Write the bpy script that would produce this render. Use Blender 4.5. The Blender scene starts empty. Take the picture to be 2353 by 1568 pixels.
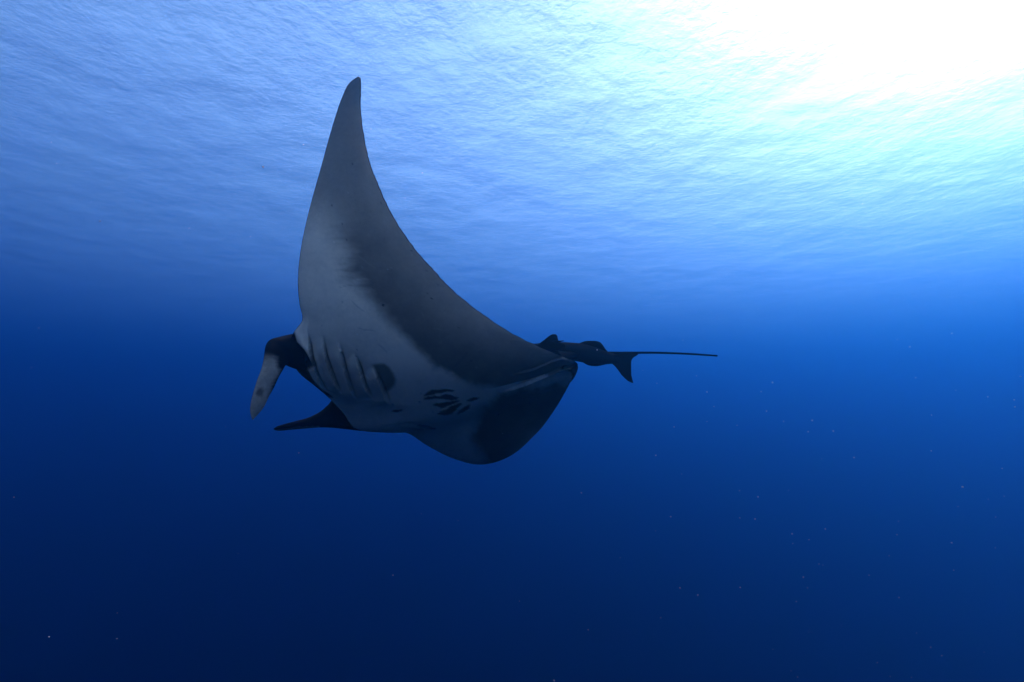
import bpy, bmesh, math, random
import numpy as np
from mathutils import Vector, Matrix, noise
S = bpy.context.scene
R = math.radians
DEPTH = 7.1                 # metres of water above the lens
PITCH = 8.5
cam_d = bpy.data.cameras.new('camera'); cam = bpy.data.objects.new('camera', cam_d); S.collection.objects.link(cam)
cam_d.sensor_width = 36; cam_d.lens = 18; cam_d.clip_start = 0.02; cam_d.clip_end = 3000
cam.location = (0, 0, -DEPTH); cam.rotation_euler = (R(90+PITCH), 0, 0); S.camera = cam
SUN_AZ, SUN_EL = 58.0, 46.5   # degrees right of the view axis, above the horizon (as refracted under water)
w = bpy.data.worlds.new('World'); S.world = w; w.use_nodes = True
nt = w.node_tree; bg = nt.nodes['Background']
sky = nt.nodes.new('ShaderNodeTexSky'); sky.sky_type = 'NISHITA'; sky.sun_disc = False
sky.dust_density = 4.3; sky.air_density = 1.37; sky.sun_elevation = R(SUN_EL); sky.sun_rotation = R(SUN_AZ)
nt.links.new(sky.outputs[0], bg.inputs[0]); bg.inputs[1].default_value = 0.15
sd = bpy.data.lights.new('sun', 'SUN'); sun = bpy.data.objects.new('sun', sd); S.collection.objects.link(sun)
sd.energy = 2.4; sd.angle = R(0.53); sd.color = (1, .76, .63)
sdir = Vector((math.sin(R(SUN_AZ))*math.cos(R(SUN_EL)), math.cos(R(SUN_AZ))*math.cos(R(SUN_EL)), math.sin(R(SUN_EL))))
sun.rotation_euler = sdir.to_track_quat('Z', 'Y').to_euler()
vs = S.view_settings; vs.view_transform = 'Standard'; vs.look = 'None'; vs.exposure = 1.76; vs.gamma = 1
S.render.engine = 'CYCLES'
cy = S.cycles; cy.use_denoising = True; cy.volume_bounces = 3; cy.max_bounces = 8; cy.transparent_max_bounces = 8
cy.caustics_reflective = False; cy.caustics_refractive = True; cy.blur_glossy = 1.0; cy.sample_clamp_indirect = 8

def mat(name):
    m = bpy.data.materials.new(name); m.use_nodes = True; m.node_tree.nodes.clear()
    return m, m.node_tree.nodes, m.node_tree.links
def mesh_obj(name, verts, faces, m=None, parent=None, smooth=True):
    me = bpy.data.meshes.new(name); me.from_pydata(verts, [], faces); me.update()
    if smooth: me.polygons.foreach_set('use_smooth', [True]*len(me.polygons))
    if m: me.materials.append(m)
    o = bpy.data.objects.new(name, me); S.collection.objects.link(o); o.parent = parent
    return o
# ---- water body
SIG_S = (0.002, 0.0165, 0.0335); SIG_A = (0.0985, 0.0685, 0.0321); G = 0.85   # per metre
m, N, L = mat('sea_water')
pv = N.new('ShaderNodeVolumePrincipled'); out = N.new('ShaderNodeOutputMaterial')
D = 0.22
pv.inputs['Density'].default_value = D
pv.inputs['Color'].default_value = tuple(s/D for s in SIG_S)+(1,)
pv.inputs['Absorption Color'].default_value = tuple((1-a/(D-s))**2 for a, s in zip(SIG_A, SIG_S))+(1,)
pv.inputs['Anisotropy'].default_value = G
L.new(pv.outputs[0], out.inputs['Volume'])
X = 260; zt = 0.6; zb = -120
bx = [(-X,-X,zb),(X,-X,zb),(X,X,zb),(-X,X,zb),(-X,-X,zt),(X,-X,zt),(X,X,zt),(-X,X,zt)]
bf = [(3,2,1,0),(4,5,6,7),(0,1,5,4),(1,2,6,5),(2,3,7,6),(3,0,4,7)]
haze = mesh_obj('haze', bx, bf, m, smooth=False); haze['kind'] = 'stuff'
# ---- surface
m, N, L = mat('water_surface')
out = N.new('ShaderNodeOutputMaterial'); gl = N.new('ShaderNodeBsdfGlass'); tr = N.new('ShaderNodeBsdfTransparent'); mx = N.new('ShaderNodeMixShader')
gl.inputs['IOR'].default_value = 1.33; gl.inputs['Roughness'].default_value = 0.17
lw = N.new('ShaderNodeLayerWeight'); mr = N.new('ShaderNodeMapRange')
mr.inputs['From Min'].default_value = .45; mr.inputs['From Max'].default_value = .92; mr.inputs['To Min'].default_value = .23; mr.inputs['To Max'].default_value = .755
L.new(lw.outputs['Facing'], mr.inputs[0]); L.new(mr.outputs[0], mx.inputs[0])
tc = N.new('ShaderNodeTexCoord'); mp = N.new('ShaderNodeMapping'); mp.inputs['Scale'].default_value = (1, .95, 1)
n1 = N.new('ShaderNodeTexNoise'); n1.inputs['Scale'].default_value = 4.6; n1.inputs['Detail'].default_value = 6; n1.inputs['Roughness'].default_value = .6; n1.inputs['Distortion'].default_value = .25
n2 = N.new('ShaderNodeTexNoise'); n2.inputs['Scale'].default_value = .35; n2.inputs['Detail'].default_value = 3
n3 = N.new('ShaderNodeTexNoise'); n3.inputs['Scale'].default_value = .55; n3.inputs['Detail'].default_value = 2
md_ = N.new('ShaderNodeMapRange'); md_.inputs['From Min'].default_value = .32; md_.inputs['From Max'].default_value = .68; md_.inputs['To Min'].default_value = .45; md_.inputs['To Max'].default_value = 1.25
mu = N.new('ShaderNodeMath'); mu.operation = 'MULTIPLY'; ad = N.new('ShaderNodeMath'); ad.operation = 'MULTIPLY_ADD'; ad.inputs[1].default_value = 4.0
bp = N.new('ShaderNodeBump'); bp.inputs['Strength'].default_value = 1; bp.inputs['Distance'].default_value = 0.12
L.new(tc.outputs['Object'], mp.inputs[0])
for n_ in (n1, n2, n3): L.new(mp.outputs[0], n_.inputs[0])
L.new(n2.outputs[0], md_.inputs[0]); L.new(n1.outputs[0], mu.inputs[0]); L.new(md_.outputs[0], mu.inputs[1])
L.new(n3.outputs[0], ad.inputs[0]); L.new(mu.outputs[0], ad.inputs[2]); L.new(ad.outputs[0], bp.inputs['Height'])
L.new(bp.outputs[0], gl.inputs['Normal']); L.new(bp.outputs[0], lw.inputs['Normal'])
gr = N.new('ShaderNodeBsdfGlass'); gr.inputs['IOR'].default_value = 1.33; gr.inputs['Roughness'].default_value = 0.7
L.new(bp.outputs[0], gr.inputs['Normal'])
mg = N.new('ShaderNodeMixShader'); mg.inputs[0].default_value = .12; L.new(gl.outputs[0], mg.inputs[1]); L.new(gr.outputs[0], mg.inputs[2])
L.new(tr.outputs[0], mx.inputs[1]); L.new(mg.outputs[0], mx.inputs[2]); L.new(mx.outputs[0], out.inputs[0])
E = 250
wat = mesh_obj('water', [(-E,-E,0),(E,-E,0),(E,E,0),(-E,E,0)], [(0,1,2,3)], m); wat['kind'] = 'structure'
# =====================================================================  the manta ray
# Photograph coordinates (2353 x 1568) plus a distance in metres give real points in the water.
F0 = 0.5*2353
CM = np.array((Matrix.Translation(cam.location) @ cam.rotation_euler.to_matrix().to_4x4()))
K = 0.45                    # size of the animal and its distance, relative to the first layout
def P(u, v, d):
    u, v, d = np.asarray(u, float), np.asarray(v, float), np.asarray(d, float)*K
    loc = np.stack([(u-1176.5)/F0*d, (784-v)/F0*d, -d, np.ones_like(d)], -1)
    return (loc @ CM.T)[..., :3]
CMI = np.linalg.inv(CM)
def to_px(p):
    q = np.concatenate([p, np.ones(p.shape[:-1]+(1,))], -1) @ CMI.T
    return 1176.5 - q[..., 0]/q[..., 2]*F0, 784 + q[..., 1]/q[..., 2]*F0
def hermite(pts, t):
    """Cubic interpolation (finite-difference tangents on chord length) of rows at parameter t in 0..1."""
    pts = np.asarray(pts, float); n = len(pts)
    k = np.concatenate([[0], np.cumsum(np.sqrt(np.linalg.norm(np.diff(pts[:, :3], axis=0), axis=1)+1e-6))]); k /= k[-1]
    m = np.zeros_like(pts); dl = np.diff(pts, axis=0)/np.diff(k)[:, None]
    m[0], m[-1] = dl[0], dl[-1]
    h = np.diff(k); w1 = h[1:, None]; w0 = h[:-1, None]
    m[1:-1] = (dl[:-1]*w1+dl[1:]*w0)/(w0+w1)
    i = np.clip(np.searchsorted(k, t, side='right')-1, 0, n-2); hh = (k[i+1]-k[i])[:, None]; s = ((t-k[i])[:, None])/hh
    return (2*s**3-3*s**2+1)*pts[i]+(s**3-2*s**2+s)*hh*m[i]+(-2*s**3+3*s**2)*pts[i+1]+(s**3-s**2)*hh*m[i+1]
def sstep(a, b, x):
    t = np.clip((x-a)/(b-a), 0, 1); return t*t*(3-2*t)
def vnoise(x, y, seed=0):
    def hsh(i, j):
        q = np.sin(i*127.1+j*311.7+seed*74.7)*43758.5453; return q-np.floor(q)
    i, j = np.floor(x), np.floor(y); f, g = x-i, y-j; f = f*f*(3-2*f); g = g*g*(3-2*g)
    return (hsh(i, j)*(1-f)+hsh(i+1, j)*f)*(1-g)+(hsh(i, j+1)*(1-f)+hsh(i+1, j+1)*f)*g
def fbm(x, y, o=4, seed=0):
    r, a, tot = 0, .5, 0
    for k in range(o): r = r+a*vnoise(x*2**k, y*2**k, seed+k); tot += a; a *= .5
    return r/tot*2-1
def sdist(u, v, line):
    """Signed distance to a polyline (positive on the left of its direction in y-down pixels -> right-hand side) and arc position 0..1."""
    line = np.asarray(line, float); best = np.full(u.shape, 1e9); sg = np.zeros(u.shape); arc = np.zeros(u.shape)
    L_ = np.linalg.norm(np.diff(line, axis=0), axis=1); c = np.concatenate([[0], np.cumsum(L_)])
    n = len(L_)
    for k in range(n):
        a, b = line[k], line[k+1]; d = b-a
        tr_ = ((u-a[0])*d[0]+(v-a[1])*d[1])/(d@d)
        lo = -1e3 if k == 0 else 0; hi = 1e3 if k == n-1 else 1
        t = np.clip(tr_, 0, 1); te = np.clip(tr_, lo, hi)
        px, py = a[0]+te*d[0], a[1]+te*d[1]
        dist = np.hypot(u-px, v-py); cr = d[0]*(v-a[1])-d[1]*(u-a[0])
        w = dist < best
        best = np.where(w, dist, best); sg = np.where(w, np.sign(cr), sg); arc = np.where(w, (c[k]+np.where(te < 0, te, np.where(te > 1, te, t))*L_[k])/c[-1], arc)
    return best*sg, arc
def in_poly(u, v, poly):
    poly = np.asarray(poly, float); ins = np.zeros(u.shape, bool); n = len(poly); dd = np.full(u.shape, 1e9)
    for k in range(n):
        a, b = poly[k], poly[(k+1) % n]
        c = ((a[1] > v) != (b[1] > v)) & (u < (b[0]-a[0])*(v-a[1])/(b[1]-a[1]+1e-9)+a[0]); ins ^= c
        d = b-a; t = np.clip(((u-a[0])*d[0]+(v-a[1])*d[1])/(d@d+1e-9), 0, 1)
        dd = np.minimum(dd, np.hypot(u-a[0]-t*d[0], v-a[1]-t*d[1]))
    return np.where(ins, dd, -dd)

def skin_material(name, dark, light, rough=.55):
    m, N, L = mat(name)
    out = N.new('ShaderNodeOutputMaterial'); b = N.new('ShaderNodeBsdfPrincipled')
    at = N.new('ShaderNodeAttribute'); at.attribute_name = 'pigment'
    mx = N.new('ShaderNodeMix'); mx.data_type = 'RGBA'; mx.inputs[6].default_value = dark+(1,); mx.inputs[7].default_value = light+(1,)
    tc = N.new('ShaderNodeTexCoord')
    n1 = N.new('ShaderNodeTexNoise'); n1.inputs['Scale'].default_value = 60; n1.inputs['Detail'].default_value = 6; n1.inputs['Roughness'].default_value = .75
    n2 = N.new('ShaderNodeTexNoise'); n2.inputs['Scale'].default_value = 7; n2.inputs['Detail'].default_value = 5
    a1 = N.new('ShaderNodeMath'); a1.operation = 'MULTIPLY_ADD'; a1.inputs[1].default_value = .42; a1.inputs[2].default_value = -.21
    a2 = N.new('ShaderNodeMath'); a2.operation = 'MULTIPLY_ADD'; a2.inputs[1].default_value = .36; a2.inputs[2].default_value = -.18
    L.new(tc.outputs['Object'], n1.inputs[0]); L.new(tc.outputs['Object'], n2.inputs[0])
    L.new(n1.outputs[0], a1.inputs[0]); L.new(n2.outputs[0], a2.inputs[0])
    s1 = N.new('ShaderNodeMath'); s1.operation = 'ADD'; L.new(a1.outputs[0], s1.inputs[0]); L.new(a2.outputs[0], s1.inputs[1])
    s2 = N.new('ShaderNodeMath'); s2.operation = 'MULTIPLY'; L.new(s1.outputs[0], s2.inputs[0]); L.new(at.outputs['Fac'], s2.inputs[1])
    s3 = N.new('ShaderNodeMath'); s3.operation = 'ADD'; s3.use_clamp = True; L.new(s2.outputs[0], s3.inputs[0]); L.new(at.outputs['Fac'], s3.inputs[1])
    L.new(s3.outputs[0], mx.inputs[0]); L.new(mx.outputs[2], b.inputs['Base Color'])
    b.inputs['Roughness'].default_value = rough; b.inputs['Specular IOR Level'].default_value = 0.0   # wet skin under water hardly reflects
    bp = N.new('ShaderNodeBump'); bp.inputs['Strength'].default_value = .25; bp.inputs['Distance'].default_value = .004
    L.new(n1.outputs[0], bp.inputs['Height']); L.new(bp.outputs[0], b.inputs['Normal'])
    L.new(b.outputs[0], out.inputs[0])
    return m
SKIN = skin_material('manta_skin', (.005, .0055, .007), (.90, .72, .50))

def grid_object(name, V, F, pig, m, parent):
    me = bpy.data.meshes.new(name); me.vertices.add(len(V)); me.vertices.foreach_set('co', V.astype(np.float32).ravel())
    F = np.asarray(F, np.int32); me.loops.add(F.size); me.loops.foreach_set('vertex_index', F.ravel())
    me.polygons.add(len(F)); me.polygons.foreach_set('loop_start', np.arange(0, F.size, F.shape[1], dtype=np.int32))
    me.polygons.foreach_set('use_smooth', np.ones(len(F), bool)); me.update(calc_edges=True); me.validate()
    a = me.attributes.new('pigment', 'FLOAT', 'POINT'); a.data.foreach_set('value', np.asarray(pig, np.float32))
    me.materials.append(m); o = bpy.data.objects.new(name, me); S.collection.objects.link(o)
    if parent:
        o.parent = parent; o.matrix_parent_inverse = parent.matrix_basis.inverted()
    return o
def empty(name, loc, label, cat, group=None):
    o = bpy.data.objects.new(name, None); S.collection.objects.link(o); o.location = loc; o.empty_display_size = .1
    o['label'] = label; o['category'] = cat
    if group: o['group'] = group
    return o

manta = empty('manta_ray', tuple(P(980, 900, 4.2)), 'manta ray gliding left with one wing raised, pale belly marked with dark spots', 'manta ray')

# span stations, left wing tip to right wing tip: leading edge (u v d), trailing edge (u v d), belly thickness, back thickness
ST = [
 (822,176,4.30, 829,181,4.30, .004,.004),
 (803,191,4.29, 830,203,4.29, .007,.006),
 (786,224,4.27, 829,250,4.26, .012,.010),
 (769,274,4.22, 836,310,4.20, .018,.014),
 (752,332,4.16, 848,367,4.13, .024,.020),
 (735,395,4.10, 868,422,4.07, .030,.028),
 (718,455,4.05, 893,477,4.02, .038,.036),
 (703,515,4.00, 925,532,3.98, .046,.046),
 (692,570,3.96, 966,587,3.95, .054,.056),
 (686,620,3.93, 1011,637,3.93, .062,.068),
 (685,662,3.91, 1062,686,3.92, .070,.082),
 (689,702,3.90, 1121,731,3.92, .078,.100),
 (694,737,3.91, 1181,768,3.93, .086,.125),
 (673,768,3.93, 1236,796,3.95, .094,.155),
 (664,806,3.97, 1280,814,3.98, .104,.180),
 (684,852,4.05, 1306,824,4.01, .118,.190),
 (722,884,4.15, 1320,830,4.03, .128,.195),
 (760,917,4.25, 1326,835,4.05, .130,.190),
 (788,947,4.34, 1327,843,4.08, .124,.180),
 (815,982,4.44, 1323,853,4.13, .110,.160),
 (868,989,4.55, 1314,872,4.20, .092,.130),
 (928,991,4.68, 1300,899,4.32, .080,.100),
 (980,1022,4.84, 1282,930,4.48, .074,.080),
 (1040,1052,5.02, 1262,960,4.66, .070,.064),
 (1100,1065,5.20, 1243,985,4.88, .062,.050),
 (1148,1050,5.36, 1230,997,5.10, .050,.036),
 (1182,1020,5.46, 1225,990,5.28, .036,.026),
 (1205,985,5.50, 1224,975,5.42, .020,.014),
 (1222,950,5.50, 1224,948,5.48, .006,.005),
]
ST = np.array(ST, float)
NT, NC = 420, 340
LEp, TEp = P(ST[:, 0], ST[:, 1], ST[:, 2]), P(ST[:, 3], ST[:, 4], ST[:, 5])
tt = np.linspace(0, 1, NT)
R8 = hermite(np.concatenate([(LEp+TEp)/2, LEp, TEp, ST[:, 6:8]], 1), tt)
_w = np.linspace(0, 1, NT)*400
R8[:, 6:9] += K*(.0045*fbm(_w/4., _w*0, 3, 77)+.003*fbm(_w/1.3, _w*0+9, 2, 78))[:, None]*np.array([.6, .2, .6])*sstep(0, .03, _w/400)[:, None]
LE, TE, HV, HD = R8[:, 3:6], R8[:, 6:9], np.maximum(R8[:, 9], .002)*K, np.maximum(R8[:, 10], .002)*K
cc = .5-.5*np.cos(np.pi*np.linspace(0, 1, NC))
chord = LE[:, None]*(1-cc)[None, :, None]+TE[:, None]*cc[None, :, None]
# ventral normal
dt = np.gradient(chord, axis=0); dc = np.broadcast_to((TE-LE)[:, None], dt.shape)
nv = np.cross(dc, dt); nv /= np.linalg.norm(nv, axis=-1, keepdims=True)+1e-12
# smooth along the span
ker = np.exp(-.5*(np.arange(-18, 19)/8.)**2); ker /= ker.sum()
nvp = np.pad(nv, ((18, 18), (0, 0), (0, 0)), mode='edge')
nv = sum(ker[k]*nvp[k:k+NT] for k in range(37)); nv /= np.linalg.norm(nv, axis=-1, keepdims=True)
camdir = np.array(cam.location)-chord[NT//3, NC//2]
if (nv[NT//3, NC//2]*camdir).sum() < 0: nv = -nv
prof_v = (cc**.55*(1-cc)**.95); prof_v /= prof_v.max()
prof_d = (cc**.6*(1-cc)**1.1); prof_d /= prof_d.max()
vent = chord+nv*(HV[:, None]*prof_v[None])[..., None]
dors = chord-nv*(HD[:, None]*prof_d[None])[..., None]
wk = np.exp(-.5*(np.arange(-40, 41)/15.)**2); wk /= wk.sum()
win_c = (sstep(0, .16, cc)*sstep(1, .86, cc))[None, :, None]*(sstep(.30, .40, tt)*sstep(.70, .60, tt))[:, None, None]
def relax(A): 
    Ap = np.pad(A, ((40, 40), (0, 0), (0, 0)), mode='reflect', reflect_type='odd'); B = sum(wk[k]*Ap[k:k+NT] for k in range(81)); return A*(1-win_c)+B*win_c
vent, dors = relax(vent), relax(dors)
U, Vv = to_px(vent)
C2, T2 = np.broadcast_to(cc[None], U.shape), np.broadcast_to(tt[:, None], U.shape)
# ---- relief of the belly (metres along the ventral normal)
GILLS = [[(706,764),(717,809),(729,852),(743,884),(752,894)], [(741,774),(749,815),(759,843),(772,876),(783,898)],
         [(779,788),(786,819),(796,852),(806,884),(817,912)], [(815,815),(827,843),(839,880),(852,908)], [(858,843),(874,876),(886,905),(895,926)]]
rel = np.zeros(U.shape)
slit_shade = np.zeros(U.shape)  # shade under the gill flaps, painted into the pigment
for i, g in enumerate(GILLS):
    d, a = sdist(U, Vv, g); d = -d            # positive towards the tail
    win = sstep(-.04, .30, a)*sstep(1.08, .80, a)
    rel += win*np.where(d < 0, .036*np.exp(d/22.), -.020*np.exp(-(np.abs(d)/4.)**2)+.006*np.exp(-np.abs(d)/14.)) * (1.0 if i < 4 else 1.15)
    lip = np.maximum(lip if i else 0*rel, win*np.exp(-((d+3.5)/3.)**2))  # lit free edge of each flap, painted as paler skin
    slit_shade = np.maximum(slit_shade, win*(.28+.42*np.exp(-((a-.35)/.3)**2))*sstep(4.5, .8, np.abs(d-2.0)))
# ridge along the inner ends of the gills
d, a = sdist(U, Vv, [(735,888),(780,902),(817,914),(857,917),(898,926),(950,935)])
rel += .007*sstep(-.05, .1, a)*sstep(1.1, .8, a)*np.exp(-(d/11.)**2)
# pelvic creases running to the tail
d1, a1 = sdist(U, Vv, [(1185,860),(1225,848),(1262,832),(1300,818)])
rel += sstep(-.1, .25, a1)*sstep(1.3, 1.0, a1)*np.where(d1 > 0, .016*np.exp(-d1/10.), -.008*np.exp(d1/4.))
d2, a2 = sdist(U, Vv, [(1165,897),(1205,883),(1245,866),(1285,849),(1330,838)])
rel += sstep(-.05, .15, a2)*sstep(1.2, 1.0, a2)*np.where(d2 > 0, .022*np.exp(-d2/9.), -.016*np.exp(d2/5.))
d3, a3 = sdist(U, Vv, [(1150,903),(1200,897),(1250,885),(1300,866)])
rel += .008*sstep(0, .2, a3)*sstep(1.1, .8, a3)*np.exp(-(d3/7.)**2)
# creases of the far-side gills along the lower edge
for ln in ([(905,978),(945,975),(975,983),(1005,990)], [(880,982),(920,983),(960,991)]):
    d4, a4 = sdist(U, Vv, ln); rel += -.010*sstep(-.1, .2, a4)*sstep(1.1, .8, a4)*np.exp(-(d4/3.5)**2)
# open mouth: the skin dips in behind the lower lip
MOUTH = [(676,764),(682,786),(703,803),(719,826),(724,838),(708,848),(722,872),(764,912),(752,916),(715,884),(678,852),(655,806),(660,770)]
md = in_poly(U, Vv, MOUTH)
rel += -.10*sstep(-2, 16, md)
d5, a5 = sdist(U, Vv, [(680,768),(690,790),(708,808),(722,828),(730,850),(745,880)])
rel += .014*np.exp(-((d5+5)/7.)**2)*sstep(-.05, .1, a5)*sstep(1.05, .9, a5)
# slow undulation of the flesh
rel += .006*fbm(U/95., Vv/95., 3, 3)*sstep(0, .12, C2)*sstep(1, .85, C2)
edge = sstep(0, .02, C2)*sstep(1, .985, C2)
vent = vent+nv*(K*rel*edge)[..., None]
U, Vv = to_px(vent)
# ---- skin colour: pale belly, charcoal band along the trailing edge, spots
wob = 8*fbm(U/26., Vv/26., 4, 1)+2*fbm(U/6., Vv/6., 2, 5)
pig = np.full(U.shape, .94)+.05*fbm(U/60., Vv/60., 4, 9)
BAND = [(742,330),(752,470),(752,555),(778,592),(778,643),(809,664),(841,698),(880,732),(914,764),(948,794),(974,822),(999,848),(1031,864),(1073,885),(1104,894),(1146,899)]
db, ab = sdist(U, Vv, BAND)
db = -db
soft = sstep(760, 560, Vv)
width = 15+20*sstep(820, 640, Vv)+44*sstep(640, 480, Vv)
streak = 13*fbm(U/60., Vv/9., 3, 31)*sstep(720, 640, Vv)*sstep(470, 540, Vv)
inb = sstep(-.6, 1, (db-12*soft+wob*(1-.5*soft)+streak)/width)*(T2 < .62)
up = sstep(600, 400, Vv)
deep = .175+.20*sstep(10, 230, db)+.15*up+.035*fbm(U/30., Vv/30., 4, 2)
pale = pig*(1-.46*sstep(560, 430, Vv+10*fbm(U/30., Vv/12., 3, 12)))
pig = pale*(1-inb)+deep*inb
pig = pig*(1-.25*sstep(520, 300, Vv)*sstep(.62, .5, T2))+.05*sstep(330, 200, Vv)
BAND2 = [(1170,896),(1146,900),(1131,917),(1108,932),(1098,953),(1089,974),(1077,1001),(1086,1020),(1102,1047),(1120,1090)]
d6, a6 = sdist(U, Vv, BAND2)
right = T2 > .56
inr = sstep(-14, 20, -d6+wob*1.1)*right*sstep(.05, .10, C2)
pig = np.where(right, pig*(1-inr)+(.19+.24*sstep(40, 180, -d6)+.03*fbm(U/25., Vv/25., 3, 4))*inr, pig)
# pale pelvic flap
pf = in_poly(U, Vv, [(1165,897),(1205,878),(1250,858),(1300,826),(1328,834),(1318,860),(1260,884),(1205,899)])
pig = np.maximum(pig, (.30+.05*fbm(U/20., Vv/8., 3, 14))*sstep(-14, 12, pf))
pig = np.maximum(pig, .22*sstep(60, 200, U-1130)*sstep(900, 800, Vv)*(T2 < .62))
# gill patch, spots
gp = in_poly(U, Vv, [(853,838),(866,834),(882,835),(896,845),(908,860),(913,873),(910,886),(900,896),(890,903),(884,897),(874,876),(860,848)])
pig = pig*(1-.80*sstep(-4, 7, gp+wob*.45))
gg = in_poly(U, Vv, [(690,770),(740,768),(790,792),(858,838),(895,925),(850,918),(780,904),(735,888),(712,830)])
pig = pig*(1-.16*sstep(-6, 10, gg))
k3 = .2101
def spot(x, y, rx, ry, ang, s=1., crop=True):
    global pig
    if crop: ry = ry*1.22
    if crop: x, y, rx, ry = 894+x*k3, 753+y*k3, rx*k3, ry*k3
    c, n = math.cos(R(ang)), math.sin(R(ang)); a = (U-x)*c+(Vv-y)*n; b = -(U-x)*n+(Vv-y)*c
    r = np.hypot(a/rx, b/ry)+.30*fbm(U/3.2, Vv/3.2, 3, 17)
    pig = pig*(1-.93*s*sstep(1.16, .88, r)*right_side)
right_side = np.ones(U.shape)
BLOTCHES = [[(385,740),(420,705),(480,678),(530,685),(600,668),(660,675),(715,688),(700,702),(640,700),(590,712),(530,715),(480,735),(430,742),(385,750)],
 [(385,775),(430,755),(500,748),(560,752),(610,728),(680,738),(720,755),(770,765),(740,785),(680,795),(620,788),(560,775),(500,778),(430,788),(390,788)],
 [(470,850),(510,825),(570,822),(640,815),(700,800),(770,802),(730,822),(680,842),(630,862),(590,880),(560,892),(555,870),(510,860)],
 [(525,945),(560,915),(620,900),(660,870),(720,845),(790,825),(795,840),(750,880),(720,915),(690,945),(640,958),(580,955)],
 [(740,945),(780,900),(830,862),(890,842),(885,870),(850,905),(800,930),(760,945)], [(850,795),(880,775),(930,765),(995,768),(960,790),(910,808),(865,808)],
 [(20,915),(60,902),(150,895),(140,912),(90,925),(30,920)]]
jag = 1.3*fbm(U/3., Vv/3., 3, 17)+.9*fbm(U/9., Vv/3., 2, 18)
for pl in BLOTCHES:
    q = in_poly(U, Vv, [(894+x*k3, 753+y*k3) for x, y in pl]); pig = pig*(1-.92*sstep(-1.6, 1.3, q+jag))
for q in [(400,1088,105,15,12,.5), (320,1110,60,8,6,.35), (480,1105,40,8,8,.4)]: spot(*q)  # crease shade at the far-side gills, painted as dark smears
rs = np.random.RandomState(5)
for k in range(12): spot(rs.uniform(330, 1000), rs.uniform(660, 960), rs.uniform(5, 11), rs.uniform(4, 7), rs.uniform(0, 90), rs.uniform(.3, .7))
spot(880, 702, 3.2, 3.2, 0, 1, False); spot(992, 686, 2.3, 2.3, 0, 1, False)
pig = pig*(1-slit_shade*sstep(-14, 4, gg))*(1+.08*lip)  # flap shade and lit edges go into the skin colour
rs = np.random.RandomState(7)
for k in range(110):      # small flecks and nicks in the skin
    x, y = rs.uniform(690, 1230), rs.uniform(230, 960); q = rs.uniform(.8, 2.0)
    pig = pig*(1+(rs.choice([-.7, .5]))*sstep(1.3, .6, np.hypot((U-x)/q, (Vv-y)/q)))
for k in range(22):      # faint healed scratches
    x, y, an, ln = rs.uniform(720, 1120), rs.uniform(420, 900), rs.uniform(0, np.pi), rs.uniform(18, 60)
    ds, as_ = sdist(U, Vv, [(x, y), (x+ln*.5*np.cos(an), y+ln*.5*np.sin(an)+rs.uniform(-3, 3)), (x+ln*np.cos(an), y+ln*np.sin(an))])
    pig = pig*(1+rs.choice([-.26, .22])*sstep(1.7, .5, np.abs(ds))*sstep(-.02, .1, as_)*sstep(1.02, .9, as_))
# dark mouth, dark rim where the back's colour wraps round the edges
pig = pig*(1-.97*sstep(-5, 3, md+wob*.25))
lit_lip = in_poly(U, Vv, [(700,848),(724,842),(745,885),(762,908),(740,894),(712,866)])  # faint light on the lower jaw, painted as grey pigment
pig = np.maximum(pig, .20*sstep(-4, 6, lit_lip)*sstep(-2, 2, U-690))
chl = np.linalg.norm(TE-LE, axis=1)[:, None]/K
rim = np.minimum(C2*chl, (1-C2)*chl)
pig = pig*sstep(.001, .012, rim+.003*fbm(U/8., Vv/8., 3, 41))
tailrim = sstep(10, 3, np.hypot((U-1322)/1.0, (Vv-852)/3.2)-2)*(C2 > .9)
pig = pig*(1-tailrim)
pig_d = np.full(U.shape, .02)+.03*(fbm(T2*60, C2*20, 3, 8) > .35)*0
# ---- one closed surface: belly sheet + back sheet sharing the rim
V0 = vent.reshape(-1, 3); idx = np.arange(NT*NC).reshape(NT, NC)
idd = np.full((NT, NC), -1); inner = np.zeros((NT, NC), bool); inner[1:-1, 1:-1] = True
idd[inner] = NT*NC+np.arange(inner.sum()); idd[~inner] = idx[~inner]
VV = np.concatenate([V0, dors[inner]]); PG = np.concatenate([np.clip(pig, 0, 1).ravel(), pig_d[inner]])
def quads(i): return np.stack([i[:-1, :-1], i[1:, :-1], i[1:, 1:], i[:-1, 1:]], -1).reshape(-1, 4)
FF = np.concatenate([quads(idx), quads(idd)[:, ::-1]])
body = grid_object('body', VV, FF, PG, SKIN, manta)

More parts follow.
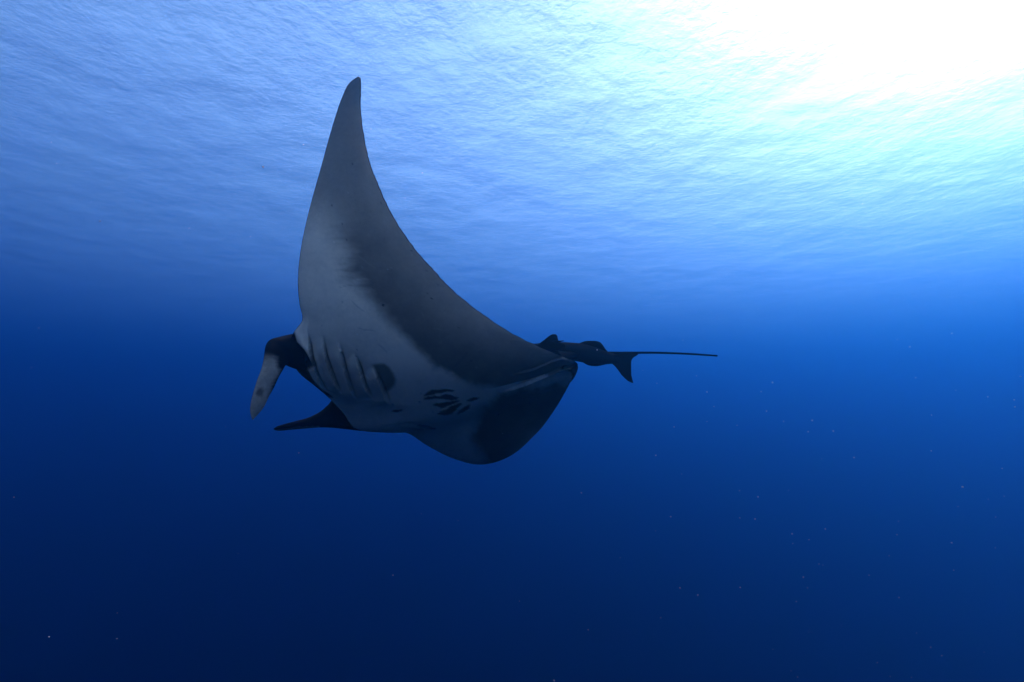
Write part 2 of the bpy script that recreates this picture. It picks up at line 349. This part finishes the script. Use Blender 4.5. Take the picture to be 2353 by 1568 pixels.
def paddle(name, rows, m, parent, pigf, nl=60, nr=28, power=1.0, label=None):
    """A fin: rows of (u1 v1 d1, u2 v2 d2, thickness) -- its two edges and its thickness -- lofted into a closed lens section."""
    rows = np.array(rows, float); A, B = P(rows[:, 0], rows[:, 1], rows[:, 2]), P(rows[:, 3], rows[:, 4], rows[:, 5])
    Q = hermite(np.concatenate([(A+B)/2, A, B, rows[:, 6:7]], 1), np.linspace(0, 1, nl))
    A, B, th = Q[:, 3:6], Q[:, 6:9], np.maximum(Q[:, 9], .001)*K
    tan = np.gradient((A+B)/2, axis=0); n = np.cross(B-A, tan); n /= np.linalg.norm(n, axis=1, keepdims=True)+1e-12
    ph = np.linspace(0, 2*np.pi, nr, endpoint=False); w = .5-.5*np.cos(ph); z = np.sign(np.sin(ph))*np.abs(np.sin(ph))**power
    G_ = A[:, None]*(1-w)[None, :, None]+B[:, None]*w[None, :, None]+n[:, None]*(th[:, None]*z[None])[..., None]
    i = np.arange(nl*nr).reshape(nl, nr); j = np.roll(i, -1, 1)
    F = np.stack([i[:-1], j[:-1], j[1:], i[1:]], -1).reshape(-1, 4)
    V_ = np.concatenate([G_.reshape(-1, 3), G_[:1].mean(1), G_[-1:].mean(1)]); c0, c1 = nl*nr, nl*nr+1
    caps = np.concatenate([np.stack([np.full(nr, c0), np.full(nr, c0), j[0], i[0]], -1)[:, 1:], np.stack([np.full(nr, c1), i[-1], j[-1]], -1)])
    me_faces = [tuple(f) for f in F.tolist()]+[tuple(f) for f in caps.tolist()]
    o = mesh_obj(name, V_.tolist(), me_faces, m, None)
    u, v = to_px(V_); facing = np.concatenate([np.repeat(np.sign(z)[None], nl, 0).ravel()*np.sign((n[nl//2]*(np.array(cam.location)-A[nl//2])).sum()), [0, 0]])
    a = o.data.attributes.new('pigment', 'FLOAT', 'POINT'); a.data.foreach_set('value', np.clip(pigf(u, v, facing), 0, 1).astype(np.float32))
    if parent: o.parent = parent; o.matrix_parent_inverse = parent.matrix_basis.inverted()
    if label: o['label'] = label
    return o
def lf_pig(u, v, f):
    w = 3*fbm(u/9., v/3., 3, 3)
    p = .56*sstep(800, 846, v+2*w+5*fbm(u/12., v/12., 3, 4))*sstep(-3, 11, (in_poly(u, v, [(600,796),(640,818),(640,838),(648,850),(632,880),(600,980),(560,980),(570,880)])+w))
    p = p*(1+.25*fbm(u/7., v/7., 4, 60))
    p = p*(1-.62*sstep(1.3, .5, np.hypot((u-597)/9., (v-902)/12.)+.3*fbm(u/5., v/5., 3, 6)))
    return np.where(f >= 0, np.maximum(p, .01), .01)
left_fin = paddle('cephalic_fin', [(672,768,3.99,700,850,4.06,.10),(645,775,3.92,672,846,4.02,.085),(624,781,3.86,658,838,3.97,.06),(613,796,3.82,653,842,3.92,.042),(608,820,3.79,648,852,3.89,.030),(602,846,3.77,639,868,3.87,.024),
   (591,876,3.75,628,892,3.86,.02),(583,902,3.74,617,911,3.85,.018),(577,926,3.74,606,935,3.84,.013),(575,944,3.75,594,950,3.83,.009),(577,956,3.76,586,959,3.82,.006),(580,965,3.78,581,965.5,3.79,.002)], SKIN, manta, lf_pig, 90, 48, .6,
   'unrolled cephalic fin hanging down, pale inner face with a dark blotch')
def rf_pig(u, v, f): return np.where(v > 985.2-.05*(u-640)+2*np.sin(u/30.), .25, .012)*(u < 735)+.012*(u >= 735)
right_fin = paddle('cephalic_fin', [(800,915,4.40,900,985,4.62,.08),(771,914,4.36,850,989,4.55,.075),(752,934,4.36,800,984,4.50,.065),(733,950,4.36,762,980,4.46,.05),(706,963,4.36,730,980,4.43,.036),(676,971,4.35,696,983,4.42,.026),
   (650,977,4.35,662,987,4.40,.018),(635,982,4.35,640,989,4.39,.012),(629,985,4.36,631,988,4.37,.004)], SKIN, manta, rf_pig, 80, 40, .7, 'dark pointed cephalic fin reaching forward')

def tube(pts, rad, nr=12, squash=None):
    """Lofted tube through photograph points (u v d) with radii in metres."""
    pts = np.array(pts, float); W = P(pts[:, 0], pts[:, 1], pts[:, 2]); n = max(30, len(pts)*10)
    Q = hermite(np.concatenate([W, np.array(rad, float)[:, None]], 1), np.linspace(0, 1, n)); c, r = Q[:, :3], np.maximum(Q[:, 3], .0008)*K
    t = np.gradient(c, axis=0); t /= np.linalg.norm(t, axis=1, keepdims=True)
    b = np.cross(t, np.array([0, 0, 1.])); b /= np.linalg.norm(b, axis=1, keepdims=True); a = np.cross(b, t)
    ph = np.linspace(0, 2*np.pi, nr, endpoint=False); sq = np.ones(n) if squash is None else np.interp(np.linspace(0, 1, n), np.linspace(0, 1, len(squash)), squash)
    V_ = c[:, None]+r[:, None, None]*(a[:, None]*np.cos(ph)[None, :, None]+b[:, None]*np.sin(ph)[None, :, None]*sq[:, None, None])
    i = np.arange(n*nr).reshape(n, nr); j = np.roll(i, -1, 1); F = np.stack([i[:-1], i[1:], j[1:], j[:-1]], -1).reshape(-1, 4).tolist()
    return V_.reshape(-1, 3), [tuple(f) for f in F]+[tuple(i[0][::1].tolist()), tuple(i[-1][::-1].tolist())]
def part(name, V_, F, m, parent, pigv=.015, label=None):
    o = mesh_obj(name, np.asarray(V_).tolist(), F, m, None)
    a = o.data.attributes.new('pigment', 'FLOAT', 'POINT'); a.data.foreach_set('value', np.full(len(o.data.vertices), pigv, np.float32))
    if parent: o.parent = parent; o.matrix_parent_inverse = parent.matrix_basis.inverted()
    if label: o['label'] = label
    return o
V_, F = tube([(1275,822,4.10),(1310,818,4.24),(1350,814,4.36),(1400,812,4.42),(1450,811,4.45),(1510,811,4.48),(1570,813,4.51),(1620,816,4.54),(1648,818,4.56)], [.06,.034,.020,.014,.0105,.0098,.009,.0084,.0076], 10)
tail = part('tail', V_, F, SKIN, manta, 0.0, 'thin black whip of a tail trailing behind')
# small fin on the back at the root of the tail
fin_rows = [(1225,800,4.13,1300,800,4.16,.020),(1244,786,4.13,1298,790,4.16,.014),(1252,780,4.13,1285,785,4.16,.010),(1258,775,4.13,1282,779,4.15,.007),(1264,771,4.13,1281,773,4.15,.005),(1270,768,4.13,1278,769,4.14,.003)]
dfin = paddle('dorsal_fin', fin_rows, SKIN, manta, lambda u, v, f: np.full(u.shape, .012), 30, 20, .7)
spike = paddle('fin_tip', [(1262,782,4.14,1262,790,4.14,.006),(1280,783,4.14,1280,788,4.14,.004),(1296,782.5,4.14,1296,784,4.14,.002)], SKIN, dfin, lambda u, v, f: np.full(u.shape, .012), 14, 12)
spike.matrix_parent_inverse = Matrix.Identity(4); spike.parent = dfin
dfin_m = dfin.matrix_parent_inverse.copy()
spike.matrix_parent_inverse = (manta.matrix_basis @ dfin_m).inverted()
# frayed dark pelvic fin edge under the tail root
pel = paddle('pelvic_fin', [(1300,822,4.06,1290,850,4.05,.012),(1322,833,4.07,1312,856,4.07,.010),(1328,842,4.08,1316,866,4.09,.007),(1325,856,4.10,1313,875,4.11,.005),(1318,870,4.14,1309,880,4.15,.003),(1308,881,4.18,1306,883,4.18,.002)], SKIN, manta,
   lambda u, v, f: np.full(u.shape, .02), 30, 16)
# eye on the side of the head
def ball(name, u, v, d, r, m, parent, pigv):
    bm = bmesh.new(); bmesh.ops.create_uvsphere(bm, u_segments=20, v_segments=12, radius=r*K, matrix=Matrix.Translation(Vector(P(u, v, d))))
    me = bpy.data.meshes.new(name); bm.to_mesh(me); bm.free(); me.materials.append(m); me.polygons.foreach_set('use_smooth', [True]*len(me.polygons))
    a = me.attributes.new('pigment', 'FLOAT', 'POINT'); a.data.foreach_set('value', np.full(len(me.vertices), pigv, np.float32))
    o = bpy.data.objects.new(name, me); S.collection.objects.link(o); o.parent = parent; o.matrix_parent_inverse = parent.matrix_basis.inverted(); return o
EYE = skin_material('eye_wet', (.004, .004, .005), (.2, .2, .2), .2)
ball('eye', 652, 783, 4.0, .035, EYE, manta, .0)

# =====================================================================  the remora clinging behind the tail root
REM = skin_material('remora_skin', (.005, .006, .007), (.35, .34, .32), .7)
rem = empty('remora', tuple(P(1310, 808, 4.3)), 'dark remora fish swimming close above the manta ray tail', 'fish')
V_, F = tube([(1196,800,4.44),(1208,801,4.43),(1238,803,4.40),(1270,804,4.36),(1305,807,4.32),(1335,811,4.30),(1365,817,4.28),(1392,822,4.26),(1410,825,4.25),(1428,826,4.24),(1436,827,4.24)],
             [.004,.030,.052,.066,.074,.078,.072,.054,.042,.036,.012], 24, [1.3, 1.25, 1.0, .85, .8, .75, .7, .55, .45, .4, .3])
rb = part('body', V_, F, REM, rem, .03)
def blade(name, rows, th, parent): return paddle(name, [(a, b, d, c, e, f, th) for (a, b, d, c, e, f) in rows], REM, parent, lambda u, v, f: np.full(u.shape, .03), 30, 16)
blade('dorsal_fin', [(1325,793,4.30,1400,826,4.26),(1332,789,4.30,1399,812,4.26),(1340,785.5,4.30,1392,803,4.26),(1350,783.5,4.30,1386,794,4.26),(1362,783.5,4.29,1381,788,4.27),(1372,784.5,4.28,1377,786,4.28)], .006, rem)
blade('anal_fin', [(1325,815,4.30,1410,828,4.26),(1338,832,4.30,1405,836,4.26),(1350,839,4.29,1392,838,4.26),(1362,841.5,4.29,1378,841,4.27),(1368,842,4.28,1372,842,4.28)], .006, rem)
def plate(name, outline, d, th, parent, pigv=.03):
    """A thin fin cut to an outline: two faces with a soft rim, standing at its own distance."""
    bm = bmesh.new(); ol = np.array(outline, float); n = len(ol); c = ol.mean(0)
    inner = c+(ol-c)*.9
    dd = d(ol[:, 0], ol[:, 1]); mid = P(ol[:, 0], ol[:, 1], dd); back = np.array(P(c[0], c[1], 5)-P(c[0], c[1], 4)); back /= np.linalg.norm(back)
    f = P(inner[:, 0], inner[:, 1], d(inner[:, 0], inner[:, 1])); A = [bm.verts.new(v) for v in mid]; B = [bm.verts.new(v) for v in f-back*th*K]; D_ = [bm.verts.new(v) for v in f+back*th*K]
    for k in range(n):
        j = (k+1) % n; bm.faces.new((A[k], A[j], B[j], B[k])); bm.faces.new((A[j], A[k], D_[k], D_[j]))
    bm.faces.new(B); bm.faces.new(D_[::-1]); bmesh.ops.triangulate(bm, faces=[q for q in bm.faces if len(q.verts) > 4])
    me = bpy.data.meshes.new(name); bm.to_mesh(me); bm.free(); me.materials.append(REM)
    a = me.attributes.new('pigment', 'FLOAT', 'POINT'); a.data.foreach_set('value', np.full(len(me.vertices), pigv, np.float32))
    o = bpy.data.objects.new(name, me); S.collection.objects.link(o); o.parent = parent; o.matrix_parent_inverse = parent.matrix_basis.inverted(); return o
tf = plate('tail_fin', [(1402,818),(1420,814),(1436,810),(1450,809.5),(1467,814),(1460,818),(1455,822),(1451.5,828),(1450,837),(1448.5,846),(1449,855),(1452,867),(1455.5,881),(1450,879.5),(1443,876),(1436,870),(1428,862),(1421,852),(1413,842),(1403,833)],
           lambda u, v: 4.245-.0006*(np.asarray(u)-1405), .005, rem)
# =====================================================================  drifting specks in the water
m, N, L = mat('marine_snow_flake')
out = N.new('ShaderNodeOutputMaterial'); b = N.new('ShaderNodeBsdfPrincipled'); b.inputs['Base Color'].default_value = (.5, .5, .5, 1); b.inputs['Roughness'].default_value = .6
b.inputs['Subsurface Weight'].default_value = 0; tl = N.new('ShaderNodeBsdfTranslucent'); tl.inputs[0].default_value = (.5, .5, .5, 1); mxs = N.new('ShaderNodeMixShader'); mxs.inputs[0].default_value = .5
L.new(b.outputs[0], mxs.inputs[1]); L.new(tl.outputs[0], mxs.inputs[2]); L.new(mxs.outputs[0], out.inputs[0])
rs = np.random.RandomState(11); bm = bmesh.new()
for k in range(160):
    d = rs.uniform(.7, 4.5); u, v = rs.uniform(-500, 2850), rs.uniform(250, 1750)
    if rs.rand() < .45: u = rs.uniform(1500, 2450); v = rs.uniform(850, 1600)
    px = rs.choice([.6, .9, 1.3, 2.2], p=[.4, .35, .2, .05]); r = px*d/F0*K
    if 560 < u < 1500 and d > 2.6: d *= .5; r *= .5
    M_ = Matrix.Translation(Vector(P(u, v, d))) @ Matrix.Rotation(rs.uniform(0, 6), 4, Vector(rs.normal(size=3)).normalized()) @ Matrix.Diagonal((r*rs.uniform(.7, 1.7), r*rs.uniform(.6, 1.1), r, 1))
    bmesh.ops.create_icosphere(bm, subdivisions=1, radius=1, matrix=M_)
me = bpy.data.meshes.new('marine_snow'); bm.to_mesh(me); bm.free(); me.materials.append(m)
snow = bpy.data.objects.new('marine_snow', me); S.collection.objects.link(snow); snow['kind'] = 'stuff'; snow['label'] = 'tiny pale specks drifting in the blue water'; snow['category'] = 'specks'
